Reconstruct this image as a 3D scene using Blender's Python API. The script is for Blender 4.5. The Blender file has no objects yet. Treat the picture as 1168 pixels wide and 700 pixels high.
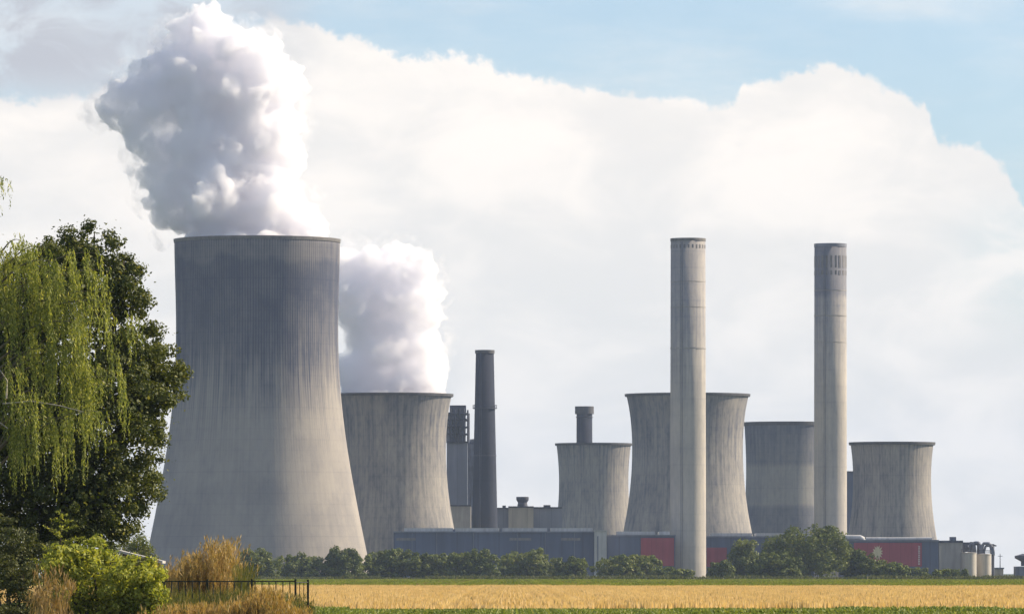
import bpy, bmesh, math, random
import numpy as np
from mathutils import Vector

# ------------------------------------------------------------------ camera, sky, sun, exposure
F = 7420.0          # focal length in photograph pixels (photograph is 1168 wide)
CX, HY = 584.0, 653.0
EYE = 2.2
C = bpy.context.scene.collection
sc = bpy.context.scene
R = math.radians

cam = bpy.data.cameras.new('camera')
camo = bpy.data.objects.new('camera', cam); C.objects.link(camo)
camo.location = (0, 0, EYE)
camo.rotation_euler = (R(90), 0, 0)
cam.sensor_width = 36.0
cam.lens = 36.0 * F / 1168.0
cam.shift_y = (HY - 350.0) / 1168.0
cam.clip_start = 1.0
cam.clip_end = 80000.0
sc.camera = camo

SUN_AZ, SUN_EL = R(107), R(34)      # azimuth measured from "towards the camera" turning to the right
SD = Vector((math.sin(SUN_AZ) * math.cos(SUN_EL), -math.cos(SUN_AZ) * math.cos(SUN_EL), math.sin(SUN_EL)))
SUN_STRENGTH, SKY_STRENGTH, EXPOSURE = 5.0, 0.085, 0.72
sun = bpy.data.lights.new('sun', 'SUN')
sun.energy = SUN_STRENGTH; sun.angle = R(0.5); sun.color = (1.0, 0.85, 0.64)
suno = bpy.data.objects.new('sun', sun); C.objects.link(suno)
suno.rotation_euler = SD.to_track_quat('Z', 'Y').to_euler()
suno.location = (300, 300, 600)

sc.view_settings.view_transform = 'Standard'
sc.view_settings.look = 'None'
sc.view_settings.exposure = EXPOSURE
sc.view_settings.gamma = 1.0
sc.view_settings.use_curve_mapping = False
cy = sc.cycles
cy.use_denoising = True
cy.max_bounces = 24; cy.diffuse_bounces = 3; cy.glossy_bounces = 2; cy.transmission_bounces = 3
cy.volume_bounces = 18; cy.transparent_max_bounces = 12
cy.sample_clamp_indirect = 6.0


class NT:
    """small helper to write node trees"""
    def __init__(self, tree):
        self.t = tree; tree.nodes.clear()
    def n(self, kind, **kw):
        nd = self.t.nodes.new(kind)
        for k, v in kw.items(): setattr(nd, k, v)
        return nd
    def put(self, sock, v):
        if v is None: return
        if isinstance(v, bpy.types.NodeSocket): self.t.links.new(v, sock)
        else:
            if hasattr(sock.default_value, '__len__') and not hasattr(v, '__len__'): v = (v,) * len(sock.default_value)
            if hasattr(v, '__len__') and len(sock.default_value) == 4 and len(v) == 3: v = tuple(v) + (1.0,)
            sock.default_value = v
    def m(self, op, a, b=None, c=None, clamp=False):
        nd = self.n('ShaderNodeMath', operation=op, use_clamp=clamp)
        for i, v in enumerate((a, b, c)): self.put(nd.inputs[i], v)
        return nd.outputs[0]
    def xyz(self, v):
        nd = self.n('ShaderNodeSeparateXYZ'); self.put(nd.inputs[0], v); return nd.outputs
    def vec(self, x, y, z):
        nd = self.n('ShaderNodeCombineXYZ')
        for i, v in enumerate((x, y, z)): self.put(nd.inputs[i], v)
        return nd.outputs[0]
    def mul(self, v, s):
        nd = self.n('ShaderNodeVectorMath', operation='MULTIPLY'); self.put(nd.inputs[0], v); self.put(nd.inputs[1], s); return nd.outputs[0]
    def noise(self, v, scale=1.0, detail=3.0, rough=0.5, dist=0.0):
        nd = self.n('ShaderNodeTexNoise'); self.put(nd.inputs['Vector'], v)
        nd.inputs['Scale'].default_value = scale; nd.inputs['Detail'].default_value = detail
        nd.inputs['Roughness'].default_value = rough; nd.inputs['Distortion'].default_value = dist
        return nd.outputs['Fac']
    def ss(self, v, a, b, o0=0.0, o1=1.0):
        nd = self.n('ShaderNodeMapRange', interpolation_type='SMOOTHSTEP')
        for i, x in enumerate((v, a, b, o0, o1)): self.put(nd.inputs[i], x)
        return nd.outputs[0]
    def mix(self, f, a, b, blend='MIX'):
        nd = self.n('ShaderNodeMix', data_type='RGBA', blend_type=blend)
        self.put(nd.inputs[0], f); self.put(nd.inputs[6], a); self.put(nd.inputs[7], b)
        return nd.outputs[2]


def make_world():
    w = bpy.data.worlds.new('World'); sc.world = w; w.use_nodes = True
    t = NT(w.node_tree)
    sky = t.n('ShaderNodeTexSky', sky_type='NISHITA')
    sky.sun_disc = False; sky.sun_elevation = SUN_EL
    sky.sun_rotation = math.atan2(SD.x, SD.y)
    sky.altitude = 100; sky.air_density = 1.0; sky.dust_density = 0.4; sky.ozone_density = 6.0
    tc = t.n('ShaderNodeTexCoord')
    x, y, z = t.xyz(tc.outputs['Generated'])
    az = t.m('ARCTAN2', x, y)
    el = t.m('ARCSINE', z)
    u = t.m('MULTIPLY_ADD', az, F, CX)           # directions in hundredths of a degree or so
    v = t.m('MULTIPLY_ADD', el, -F, HY)
    # the height at which the cloud bank ends, by azimuth
    edge = [(-1400, 260), (-900, 150), (-500, 70), (-200, 120), (0, 116), (100, 104), (200, 60), (310, 18), (345, 22), (400, 44), (470, 66), (530, 62), (600, 82),
            (660, 100), (740, 112), (800, 122), (838, 120), (850, 92), (890, 84), (945, 72), (985, 86), (1020, 104), (1058, 122), (1068, 158),
            (1110, 166), (1140, 186), (1165, 222), (1200, 300), (1260, 380), (1330, 260), (1500, 180), (1750, 300), (2000, 220), (2600, 260)]
    U0, U1 = -1400.0, 2600.0
    fc = t.n('ShaderNodeFloatCurve')
    cv = fc.mapping.curves[0]
    while len(cv.points) > 2: cv.points.remove(cv.points[1])
    pts = [((a - U0) / (U1 - U0), 1 - b / 700.0) for a, b in edge]
    cv.points[0].location = pts[0]; cv.points[1].location = pts[-1]
    for p in pts[1:-1]: cv.points.new(*p)
    for p in cv.points: p.handle_type = 'VECTOR'
    fc.mapping.update()
    t.put(fc.inputs['Value'], t.m('MULTIPLY_ADD', u, 1 / (U1 - U0), -U0 / (U1 - U0), clamp=True))
    ev = t.m('MULTIPLY_ADD', fc.outputs[0], -700.0, 700.0)
    p = t.vec(t.m('MULTIPLY', u, 0.01), t.m('MULTIPLY', v, 0.01), 0.0)
    n1 = t.noise(p, 1.3, 6, 0.58)
    n2 = t.noise(p, 4.0, 7, 0.62)
    d = t.m('SUBTRACT', v, ev)
    d = t.m('ADD', d, t.m('MULTIPLY_ADD', n1, 44.0, -22.0))
    d = t.m('ADD', d, t.m('MULTIPLY_ADD', n2, 44.0, -22.0))
    bank = t.ss(d, -2.0, 11.0)
    bank = t.m('MULTIPLY', bank, t.m('MULTIPLY', t.ss(u, -2600.0, -1500.0), t.ss(u, 4200.0, 2800.0)))
    # softer, whiter body with faint billows; a warmer crest and a greyer foot
    bill = t.noise(t.vec(t.m('MULTIPLY', u, 0.006), t.m('MULTIPLY', v, 0.011), 3.3), 1.0, 7, 0.55, 0.4)
    crest = t.ss(v, 420.0, 90.0)
    ccol = t.mix(crest, (1.02, 0.97, 0.915), (1.12, 1.04, 0.96))
    ccol = t.mix(t.ss(bill, 0.35, 0.68), t.mix(1.0, ccol, (0.865, 0.895, 0.925), 'MULTIPLY'), t.mix(1.0, ccol, (1.03, 1.03, 1.03), 'MULTIPLY'))
    cs = 2.0 ** (-EXPOSURE) / SKY_STRENGTH
    ccol = t.mix(1.0, ccol, (cs, cs, cs), 'MULTIPLY')
    thin = t.m('MULTIPLY', t.m('MULTIPLY', t.ss(u, 1040.0, 1180.0), t.ss(v, 210.0, 270.0)), t.ss(v, 430.0, 330.0))
    bank = t.m('MULTIPLY', bank, t.m('SUBTRACT', 1.0, t.m('MULTIPLY', thin, t.ss(bill, 0.62, 0.40, 0.1, 0.55))))
    # a thin veil over the blue and ragged grey scud upper left
    veil = t.ss(t.noise(t.vec(t.m('MULTIPLY', u, 0.0022), t.m('MULTIPLY', v, 0.009), 7.0), 1.0, 6, 0.6), 0.40, 0.75, 0.16, 0.55)
    base = t.mix(veil, sky.outputs[0], ccol)
    col = t.mix(t.m('MULTIPLY', bank, 0.96), base, ccol)
    sn = t.noise(t.vec(t.m('MULTIPLY', u, 0.010), t.m('MULTIPLY', v, 0.014), 1.7), 1.0, 7, 0.6, 0.6)
    where = t.m('MULTIPLY', t.ss(u, 390.0, 230.0), t.ss(v, 140.0, 70.0))
    where = t.m('MULTIPLY', where, t.ss(u, -1500.0, -600.0))
    col = t.mix(t.m('MULTIPLY', where, 0.62), col, t.mix(1.0, (0.80, 0.82, 0.85), (cs, cs, cs), 'MULTIPLY'))
    scud = t.m('MULTIPLY', t.ss(sn, 0.34, 0.58), where)
    scol = t.mix(1.0, (0.55, 0.56, 0.615), (cs, cs, cs), 'MULTIPLY')
    col = t.mix(t.m('MULTIPLY', scud, 0.85), col, scol)
    bg = t.n('ShaderNodeBackground'); t.put(bg.inputs[0], col); bg.inputs[1].default_value = SKY_STRENGTH
    out = t.n('ShaderNodeOutputWorld'); t.t.links.new(bg.outputs[0], out.inputs[0])
make_world()

# ------------------------------------------------------------------ helpers
def X(px, D): return (px - CX) * D / F
def Z(py, D): return EYE - (py - HY) * D / F
def S(D): return D / F                      # metres per photograph pixel at distance D

def link(o, parent=None):
    C.objects.link(o)
    if parent is not None: o.parent = parent
    return o

def tag(o, label=None, cat=None, group=None, kind=None):
    if label: o['label'] = label
    if cat: o['category'] = cat
    if group: o['group'] = group
    if kind: o['kind'] = kind
    return o

def empty(name, loc, label, cat, group=None, rz=0.0):
    o = bpy.data.objects.new(name, None); o.location = loc; o.rotation_euler = (0, 0, rz)
    o.empty_display_size = 2.0
    return tag(link(o), label, cat, group)


class MB:
    """collects shapes, builds one mesh object"""
    def __init__(self): self.v = []; self.f = []; self.sm = []
    def add(self, vs, fs, smooth=False):
        b = len(self.v); self.v += [tuple(p) for p in vs]
        for f in fs: self.f.append([b + i for i in f]); self.sm.append(smooth)
    def box(self, x0, x1, y0, y1, z0, z1):
        vs = [(x, y, z) for z in (z0, z1) for y in (y0, y1) for x in (x0, x1)]
        self.add(vs, [(0, 2, 3, 1), (4, 5, 7, 6), (0, 1, 5, 4), (2, 6, 7, 3), (0, 4, 6, 2), (1, 3, 7, 5)])
        return self
    def lathe(self, prof, n=64, cx=0, cy=0, closed=False, cap0=False, cap1=False, smooth=True, rib=0.0):
        vs = []
        for r, z in prof:
            for k in range(n):
                a = 2 * math.pi * k / n
                rr = r + (rib if k % 2 else 0.0)
                vs.append((cx + rr * math.cos(a), cy + rr * math.sin(a), z))
        fs = []
        m = len(prof)
        for i in range(m if closed else m - 1):
            j = (i + 1) % m
            for k in range(n):
                q = (k + 1) % n
                fs.append((i * n + k, i * n + q, j * n + q, j * n + k))
        self.add(vs, fs, smooth)
        if cap0: self.add(vs[:n], [tuple(reversed(range(n)))])
        if cap1: self.add(vs[-n:], [tuple(range(n))])
        return self
    def tube(self, pts, rads, n=8, caps=True):
        pts = [Vector(p) for p in pts]
        if not hasattr(rads, '__len__'): rads = [rads] * len(pts)
        vs = []; prev = None
        for i, p in enumerate(pts):
            d = (pts[min(i + 1, len(pts) - 1)] - pts[max(i - 1, 0)]).normalized()
            ref = Vector((0, 1, 0)) if abs(d.z) > 0.8 else Vector((0, 0, 1))
            a = d.cross(ref).normalized(); b = d.cross(a).normalized()
            for k in range(n):
                t = 2 * math.pi * k / n
                vs.append(p + (a * math.cos(t) + b * math.sin(t)) * rads[i])
        fs = []
        for i in range(len(pts) - 1):
            for k in range(n):
                q = (k + 1) % n
                fs.append((i * n + k, i * n + q, (i + 1) * n + q, (i + 1) * n + k))
        self.add(vs, fs, True)
        if caps:
            self.add(vs[:n], [tuple(reversed(range(n)))]); self.add(vs[-n:], [tuple(range(n))])
        return self
    def sheet(self, x0, x1, y0, y1, z, nx=1, ny=1):
        vs = [(x0 + (x1 - x0) * i / nx, y0 + (y1 - y0) * j / ny, z) for j in range(ny + 1) for i in range(nx + 1)]
        fs = [(j * (nx + 1) + i, j * (nx + 1) + i + 1, (j + 1) * (nx + 1) + i + 1, (j + 1) * (nx + 1) + i) for j in range(ny) for i in range(nx)]
        self.add(vs, fs); return self
    def build(self, name, m, parent=None):
        me = bpy.data.meshes.new(name)
        me.from_pydata(self.v, [], self.f)
        me.polygons.foreach_set('use_smooth', self.sm)
        me.materials.append(m); me.update()
        return link(bpy.data.objects.new(name, me), parent)


def leaf_mesh(name, c, u, v, m, parent=None):
    """diamond leaves: centre c, half length u, half width v (all N x 3)"""
    n = len(c)
    co = np.stack([c - u, c + v, c + u, c - v], axis=1).reshape(-1, 3).astype(np.float32)
    me = bpy.data.meshes.new(name)
    me.vertices.add(4 * n); me.loops.add(4 * n); me.polygons.add(n)
    me.vertices.foreach_set('co', co.ravel())
    me.loops.foreach_set('vertex_index', np.arange(4 * n, dtype=np.int32))
    me.polygons.foreach_set('loop_start', np.arange(0, 4 * n, 4, dtype=np.int32))
    try: me.polygons.foreach_set('loop_total', np.full(n, 4, dtype=np.int32))
    except Exception: pass
    me.materials.append(m); me.update(calc_edges=True)
    return link(bpy.data.objects.new(name, me), parent)

def unit(a): return a / np.maximum(np.linalg.norm(a, axis=1, keepdims=True), 1e-9)

def leaves_on(rng, blobs, n, size, shell=0.5, bias=0.9, aspect=0.55, droop=0.0):
    """leaves scattered through the outer shell of many small blobs; blobs rows cx,cy,cz,rx,ry,rz"""
    b = np.asarray(blobs, float)
    w = (b[:, 3] * b[:, 5]); w = w / w.sum()
    k = rng.choice(len(b), n, p=w)
    d = unit(rng.normal(size=(n, 3)))
    r = 1 - shell * rng.random((n, 1)) ** 1.5
    r *= rng.normal(1.0, 0.09, (n, 1))
    c = b[k, :3] + d * r * b[k, 3:6]
    nr = unit(d * bias + rng.normal(size=(n, 3)) * 0.7 + np.array([0, 0, 0.25]))
    t = rng.normal(size=(n, 3)); t[:, 2] -= droop
    u = unit(t - (t * nr).sum(1, keepdims=True) * nr)
    v = np.cross(nr, u)
    s = size * rng.uniform(0.6, 1.3, (n, 1))
    return c, u * s, v * s * aspect

def clumps(rng, mains, per, rmin, rmax, inner=0.55):
    """small clump blobs spread through the outer part of a few main ellipsoids"""
    out = []
    for (cx, cy, cz, rx, ry, rz) in mains:
        for _ in range(per):
            d = rng.normal(size=3); d /= np.linalg.norm(d)
            q = inner + (1 - inner) * rng.random() ** 0.6
            r = rng.uniform(rmin, rmax)
            out.append((cx + d[0] * rx * q, cy + d[1] * ry * q, cz + d[2] * rz * q, r * rng.uniform(.85, 1.25), r * rng.uniform(.85, 1.25), r * rng.uniform(.7, 1.0)))
    return out

# ------------------------------------------------------------------ materials
def new_mat(name):
    m = bpy.data.materials.new(name); m.use_nodes = True
    t = NT(m.node_tree)
    out = t.n('ShaderNodeOutputMaterial')
    return m, t, out

def principled(t, out, col, rough=0.85, metal=0.0, bump=None, bs=0.3, bd=0.1, spec=0.3):
    p = t.n('ShaderNodeBsdfPrincipled')
    t.put(p.inputs['Base Color'], col); t.put(p.inputs['Roughness'], rough); p.inputs['Metallic'].default_value = metal
    p.inputs['Specular IOR Level'].default_value = spec
    if bump is not None:
        b = t.n('ShaderNodeBump'); b.inputs['Strength'].default_value = bs; b.inputs['Distance'].default_value = bd
        t.put(b.inputs['Height'], bump); t.t.links.new(b.outputs[0], p.inputs['Normal'])
    t.t.links.new(p.outputs[0], out.inputs['Surface'])
    return p

def concrete(name, light, dark, height, radius, top_stain=0.0, stain_to=0.55, streak=0.5, lifts=0.15, seed=0.0, lift_h=4.0, bands=(), ribs=0.0):
    """weathered slip-formed concrete of a round tower: rain streaks running down, lift lines, dirt below the rim"""
    m, t, out = new_mat(name)
    tc = t.n('ShaderNodeTexCoord'); x, y, z = t.xyz(tc.outputs['Object'])
    a = t.m('ARCTAN2', y, x)
    arc = t.m('MULTIPLY', a, radius)                              # metres round the shell
    s1 = t.noise(t.vec(t.m('MULTIPLY', arc, 0.75), t.m('MULTIPLY', z, 0.022), seed), 1.0, 6, 0.65)
    s2 = t.noise(t.vec(t.m('MULTIPLY', arc, 0.13), t.m('MULTIPLY', z, 0.045), seed + 5), 1.0, 4, 0.6)
    s3 = t.noise(t.vec(t.m('MULTIPLY', arc, 0.7), t.m('MULTIPLY', z, 0.22), seed + 9), 1.0, 4, 0.65)
    blot = t.noise(tc.outputs['Object'], 0.05, 5, 0.6)
    f = t.m('MULTIPLY', t.ss(s1, 0.36, 0.66), 0.55 * streak)
    f = t.m('ADD', f, t.m('MULTIPLY', t.ss(s2, 0.38, 0.66), 0.35 * streak))
    f = t.m('ADD', f, t.m('MULTIPLY', t.ss(s3, 0.42, 0.68), 0.45 * streak))
    f = t.m('ADD', f, t.m('MULTIPLY', t.ss(blot, 0.4, 0.65), 0.2))
    if top_stain:
        zz = t.m('ADD', t.m('DIVIDE', z, height), t.m('MULTIPLY_ADD', s1, 0.55, -0.275))
        f = t.m('ADD', f, t.m('MULTIPLY', t.ss(zz, stain_to - 0.12, stain_to + 0.16), top_stain))
    lift = t.m('FRACT', t.m('DIVIDE', z, lift_h))
    ll = t.m('MULTIPLY', t.ss(lift, 0.86, 0.95), t.ss(t.noise(t.vec(0.0, 0.0, t.m('MULTIPLY', z, 0.21)), 1.0, 2), 0.3, 0.7))
    f = t.m('ADD', f, t.m('MULTIPLY', ll, lifts))
    if ribs:
        rb = t.ss(t.m('SINE', t.m('MULTIPLY', a, 190.0)), 0.0, 0.9)
        rb = t.m('MULTIPLY', rb, t.ss(t.m('ADD', t.m('DIVIDE', z, height), t.m('MULTIPLY_ADD', s2, 0.8, -0.4)), 0.25, 0.7))
        f = t.m('ADD', f, t.m('MULTIPLY', rb, ribs))
    if ribs:                                                  # paler washed strip under the rim, its lower edge in scallops
        sc_ = t.noise(t.vec(t.m('MULTIPLY', arc, 0.075), 0.0, seed), 1.0, 2, 0.5)
        f = t.m('SUBTRACT', f, t.m('MULTIPLY', t.ss(t.m('ADD', z, t.m('MULTIPLY_ADD', sc_, 13.0, -6.5)), height - 10.0, height - 7.0), 0.22))
    for b0, b1, am in bands: f = t.m('ADD', f, t.m('MULTIPLY', t.m('MULTIPLY', t.ss(z, b0 - 1.6, b0 + 1.6), t.ss(z, b1 + 1.6, b1 - 1.6)), am))
    fc = t.m('MINIMUM', t.m('MAXIMUM', f, 0.0), 1.0)
    col = t.mix(fc, light, dark)
    principled(t, out, col, 0.95, bump=t.m('ADD', s3, s1), bs=0.25, bd=0.25, spec=0.1)
    return m

def paint(name, col, var=0.12, scale=0.15, rough=0.7, metal=0.0, panel=None, streak=True, spec=0.3):
    """painted or plain cladding with dirt, streaks and sheet joints"""
    m, t, out = new_mat(name)
    tc = t.n('ShaderNodeTexCoord'); x, y, z = t.xyz(tc.outputs['Object'])
    n = t.noise(tc.outputs['Object'], scale, 5, 0.6)
    f = t.ss(n, 0.3, 0.7)
    if streak:
        s = t.noise(t.vec(t.m('MULTIPLY', x, scale * 5), t.m('MULTIPLY', y, scale * 5), t.m('MULTIPLY', z, scale * 0.5)), 1.0, 4, 0.6)
        f = t.m('MULTIPLY_ADD', t.ss(s, 0.35, 0.65), 0.6, t.m('MULTIPLY', f, 0.4))
    lo = tuple(c * (1 - var * 1.6) for c in col); hi = tuple(min(1, c * (1 + var)) for c in col)
    c = t.mix(f, hi, lo)
    if panel:
        w = t.m('FRACT', t.m('DIVIDE', x, panel))
        c = t.mix(t.m('MULTIPLY', t.ss(w, 0.90, 0.97), 0.35), c, tuple(q * 0.4 for q in col))
    principled(t, out, c, rough, metal, spec=spec)
    return m

def foliage(name, a, b, c=None, trans=0.35, rough=0.6, tscale=0.35, stretch=(1, 1, 1)):
    """leaves: colour differs leaf by leaf and sprig by sprig; light comes through them"""
    m, t, out = new_mat(name)
    g = t.n('ShaderNodeNewGeometry'); tc = t.n('ShaderNodeTexCoord')
    r = g.outputs['Random Per Island']
    n = t.noise(t.mul(g.outputs['Position'], stretch), tscale, 3, 0.6)
    f = t.m('ADD', t.m('MULTIPLY', r, 0.6), t.m('MULTIPLY_ADD', t.ss(n, 0.3, 0.7), 0.6, -0.1), clamp=True)
    col = t.mix(f, a, b)
    if c: col = t.mix(t.ss(r, 0.86, 0.98), col, c)
    d = t.n('ShaderNodeBsdfDiffuse'); t.put(d.inputs[0], col)
    tr = t.n('ShaderNodeBsdfTranslucent'); t.put(tr.inputs[0], t.mix(1.0, col, (1.5, 1.4, 0.7), 'MULTIPLY'))
    gl = t.n('ShaderNodeBsdfGlossy'); gl.inputs['Roughness'].default_value = rough; gl.inputs[0].default_value = (1, 1, 1, 1)
    m1 = t.n('ShaderNodeMixShader'); m1.inputs[0].default_value = trans
    t.t.links.new(d.outputs[0], m1.inputs[1]); t.t.links.new(tr.outputs[0], m1.inputs[2])
    m2 = t.n('ShaderNodeMixShader'); m2.inputs[0].default_value = 0.02
    t.t.links.new(m1.outputs[0], m2.inputs[1]); t.t.links.new(gl.outputs[0], m2.inputs[2])
    t.t.links.new(m2.outputs[0], out.inputs['Surface'])
    return m

def bark(name, a, b):
    m, t, out = new_mat(name)
    tc = t.n('ShaderNodeTexCoord')
    n = t.noise(t.mul(tc.outputs['Object'], (6, 6, 1.2)), 1.0, 5, 0.65)
    principled(t, out, t.mix(t.ss(n, 0.3, 0.7), a, b), 0.95, bump=n, bs=0.6, bd=0.03)
    return m

def steam(name, density, albedo=(0.986, 0.984, 1.0), aniso=0.2, scale=0.13, lo=0.42, hi=0.56, rate=0.28):
    m, t, out = new_mat(name)
    tc = t.n('ShaderNodeTexCoord')
    n = t.noise(tc.outputs['Object'], scale, 6, 0.66, 0.5)
    s = t.n('ShaderNodeVolumePrincipled'); s.inputs['Color'].default_value = tuple(albedo) + (1,)
    t.put(s.inputs['Density'], t.m('MULTIPLY', t.ss(n, lo, hi), density)); s.inputs['Anisotropy'].default_value = aniso
    t.t.links.new(s.outputs[0], out.inputs['Volume'])
    m.cycles.volume_step_rate = rate
    return m

M = {}
M['tower_big'] = concrete('big tower concrete', (0.355, 0.325, 0.292), (0.066, 0.077, 0.118), Z(274, 2450), 32, top_stain=0.62, stain_to=0.58, streak=0.16, lifts=0.10, ribs=0.26, seed=1.0)
M['tower_old'] = concrete('old tower concrete', (0.365, 0.335, 0.298), (0.105, 0.112, 0.14), 75, 23, top_stain=0.22, stain_to=0.75, streak=0.64, lifts=0.10, seed=2.0)
M['tower_band'] = concrete('banded tower concrete', (0.33, 0.315, 0.29), (0.11, 0.12, 0.155), 68, 18, top_stain=0.15, stain_to=0.85, streak=0.35, lifts=0.10, seed=3.0, bands=((-1, Z(577, 2900), 0.55), (Z(531, 2900), Z(480, 2900), 0.42)))
M['chimney_pale'] = concrete('pale chimney concrete', (0.475, 0.435, 0.38), (0.185, 0.187, 0.21), 130, 7, top_stain=0.38, stain_to=0.62, streak=0.30, lifts=0.12, seed=4.0, lift_h=6.0)
M['chimney_ribbed'] = concrete('pale chimney concrete with sooty head', (0.475, 0.435, 0.38), (0.185, 0.187, 0.21), 130, 7, top_stain=0.38, stain_to=0.66, streak=0.34, lifts=0.12, seed=7.0, lift_h=6.0, bands=((Z(338, 2428), Z(270, 2428), 0.35),))
M['chimney_dark'] = concrete('dark chimney brick', (0.045, 0.051, 0.074), (0.026, 0.030, 0.046), 90, 4, top_stain=0.3, stain_to=0.6, streak=0.4, lifts=0.3, seed=6.0, lift_h=5.0)
M['rim'] = paint('weathered rim', (0.085, 0.085, 0.095), 0.2, 0.3)
M['rim_big'] = paint('big tower rim', (0.17, 0.16, 0.155), 0.2, 0.2)
M['steel'] = paint('dark steelwork', (0.055, 0.06, 0.085), 0.3, 0.2, 0.6)
M['steel_mid'] = paint('grey steelwork', (0.13, 0.145, 0.19), 0.3, 0.25, 0.6)
M['slot'] = paint('shadowy slot lining', (0.21, 0.20, 0.20), 0.2, 0.3)
M['hall'] = paint('blue grey cladding', (0.10, 0.12, 0.185), 0.15, 0.05, 0.6, panel=7.5)
M['hall_b'] = paint('grey cladding', (0.19, 0.20, 0.245), 0.15, 0.05, 0.6, panel=5.0)
M['roofband'] = paint('pale roof edge', (0.44, 0.44, 0.44), 0.15, 0.2, 0.7)
M['pale'] = paint('pale concrete', (0.46, 0.45, 0.44), 0.14, 0.15, 0.85)
M['red'] = paint('faded red cladding', (0.33, 0.06, 0.085), 0.12, 0.08, 0.65, panel=4.0)
M['beige'] = paint('beige cladding', (0.42, 0.36, 0.29), 0.12, 0.12, 0.8, panel=6.0)
M['beige_b'] = paint('grey beige block', (0.34, 0.32, 0.30), 0.14, 0.15, 0.85)
M['tank'] = paint('cream tank paint', (0.46, 0.42, 0.36), 0.12, 0.2, 0.6)
M['white'] = paint('white lettering paint', (0.72, 0.70, 0.66), 0.1, 0.5, 0.7)
M['yellow'] = paint('pale yellow emblem paint', (0.62, 0.52, 0.33), 0.12, 0.5, 0.7)
M['fence'] = paint('dark fence paint', (0.022, 0.028, 0.022), 0.3, 2.0, 0.5)
M['shed_wall'] = paint('weathered shed boards', (0.10, 0.075, 0.05), 0.25, 1.0, 0.9)
M['shed_roof'] = paint('pale fibre cement roof', (0.42, 0.41, 0.39), 0.2, 1.0, 0.9)

# ------------------------------------------------------------------ ground, fields
def ground():
    m, t, out = new_mat('meadow ground')
    tc = t.n('ShaderNodeTexCoord'); o = tc.outputs['Object']
    n1 = t.noise(o, 0.02, 6, 0.6); n2 = t.noise(o, 1.4, 4, 0.6)
    c = t.mix(t.ss(n1, 0.35, 0.65), (0.05, 0.075, 0.02), (0.09, 0.095, 0.035))
    c = t.mix(t.ss(n2, 0.5, 0.7), c, (0.10, 0.08, 0.045))
    principled(t, out, c, 1.0, bump=n2, bs=0.6, bd=0.1, spec=0.0)
    g = MB(); g.sheet(-8000, 8000, -300, 15000, 0.0, 32, 30)
    o = g.build('ground', m); tag(o, kind='structure')
    # low earth bank the scrub on the left grows from
    rng = np.random.default_rng(3)
    b = MB(); nx, ny = 40, 44
    x0, x1, y0, y1 = -34.0, -4.0, 120.0, 300.0
    vs = []
    for j in range(ny + 1):
        for i in range(nx + 1):
            x = x0 + (x1 - x0) * i / nx; y = y0 + (y1 - y0) * j / ny
            lim = -4.6 - 6.0 * min(1.0, max(0.0, (y - 196.0) / 22.0))
            e = min(1.0, max(0.0, (lim - x) / 1.6)); e = e * e * (3 - 2 * e)
            e *= min(1.0, (y - y0) / 12.0) * min(1.0, (y1 - y) / 12.0) * min(1.0, (x - x0) / 6.0)
            vs.append((x, y, -0.05 + e * (0.85 + 0.12 * rng.random())))
    fs = [(j * (nx + 1) + i, j * (nx + 1) + i + 1, (j + 1) * (nx + 1) + i + 1, (j + 1) * (nx + 1) + i) for j in range(ny) for i in range(nx)]
    b.add(vs, fs, True)
    tag(b.build('bank', m), kind='structure')
ground()

def field(name, patch, step, x0, x1, y0, y1, mat, seed, label, cat, smin=0.85, smax=1.15):
    """one patch of plants (c,u,v) repeated over the field with geometry nodes"""
    o = leaf_mesh(name, *patch, mat)
    tag(o, label, cat, kind='stuff')
    nx = int(round((x1 - x0) / step)); ny = int(round((y1 - y0) / step))
    ng = bpy.data.node_groups.new(name + ' rows', 'GeometryNodeTree')
    ng.interface.new_socket('Geometry', in_out='INPUT', socket_type='NodeSocketGeometry')
    ng.interface.new_socket('Geometry', in_out='OUTPUT', socket_type='NodeSocketGeometry')
    N, L = ng.nodes, ng.links
    gi = N.new('NodeGroupInput'); go = N.new('NodeGroupOutput')
    gr = N.new('GeometryNodeMeshGrid')
    gr.inputs['Size X'].default_value = (nx - 1) * step; gr.inputs['Size Y'].default_value = (ny - 1) * step
    gr.inputs['Vertices X'].default_value = nx; gr.inputs['Vertices Y'].default_value = ny
    tr = N.new('GeometryNodeTransform'); tr.inputs['Translation'].default_value = ((x0 + x1) / 2, (y0 + y1) / 2, 0)
    ip = N.new('GeometryNodeInstanceOnPoints')
    rv = N.new('FunctionNodeRandomValue'); rv.data_type = 'INT'
    rv.inputs[4].default_value = 0; rv.inputs[5].default_value = 3; rv.inputs['Seed'].default_value = seed
    mm = N.new('ShaderNodeMath'); mm.operation = 'MULTIPLY'; mm.inputs[1].default_value = math.pi / 2
    cb = N.new('ShaderNodeCombineXYZ')
    rs = N.new('FunctionNodeRandomValue'); rs.data_type = 'FLOAT'
    rs.inputs[2].default_value = smin; rs.inputs[3].default_value = smax; rs.inputs['Seed'].default_value = seed + 1
    cs = N.new('ShaderNodeCombineXYZ'); cs.inputs[0].default_value = 1; cs.inputs[1].default_value = 1
    L.new(gr.outputs['Mesh'], tr.inputs['Geometry']); L.new(tr.outputs['Geometry'], ip.inputs['Points'])
    L.new(gi.outputs[0], ip.inputs['Instance'])
    L.new(rv.outputs[2], mm.inputs[0]); L.new(mm.outputs[0], cb.inputs[2]); L.new(cb.outputs[0], ip.inputs['Rotation'])
    L.new(rs.outputs[1], cs.inputs[2]); L.new(cs.outputs[0], ip.inputs['Scale'])
    L.new(ip.outputs[0], go.inputs[0])
    md = o.modifiers.new('rows', 'NODES'); md.node_group = ng
    return o

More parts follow.
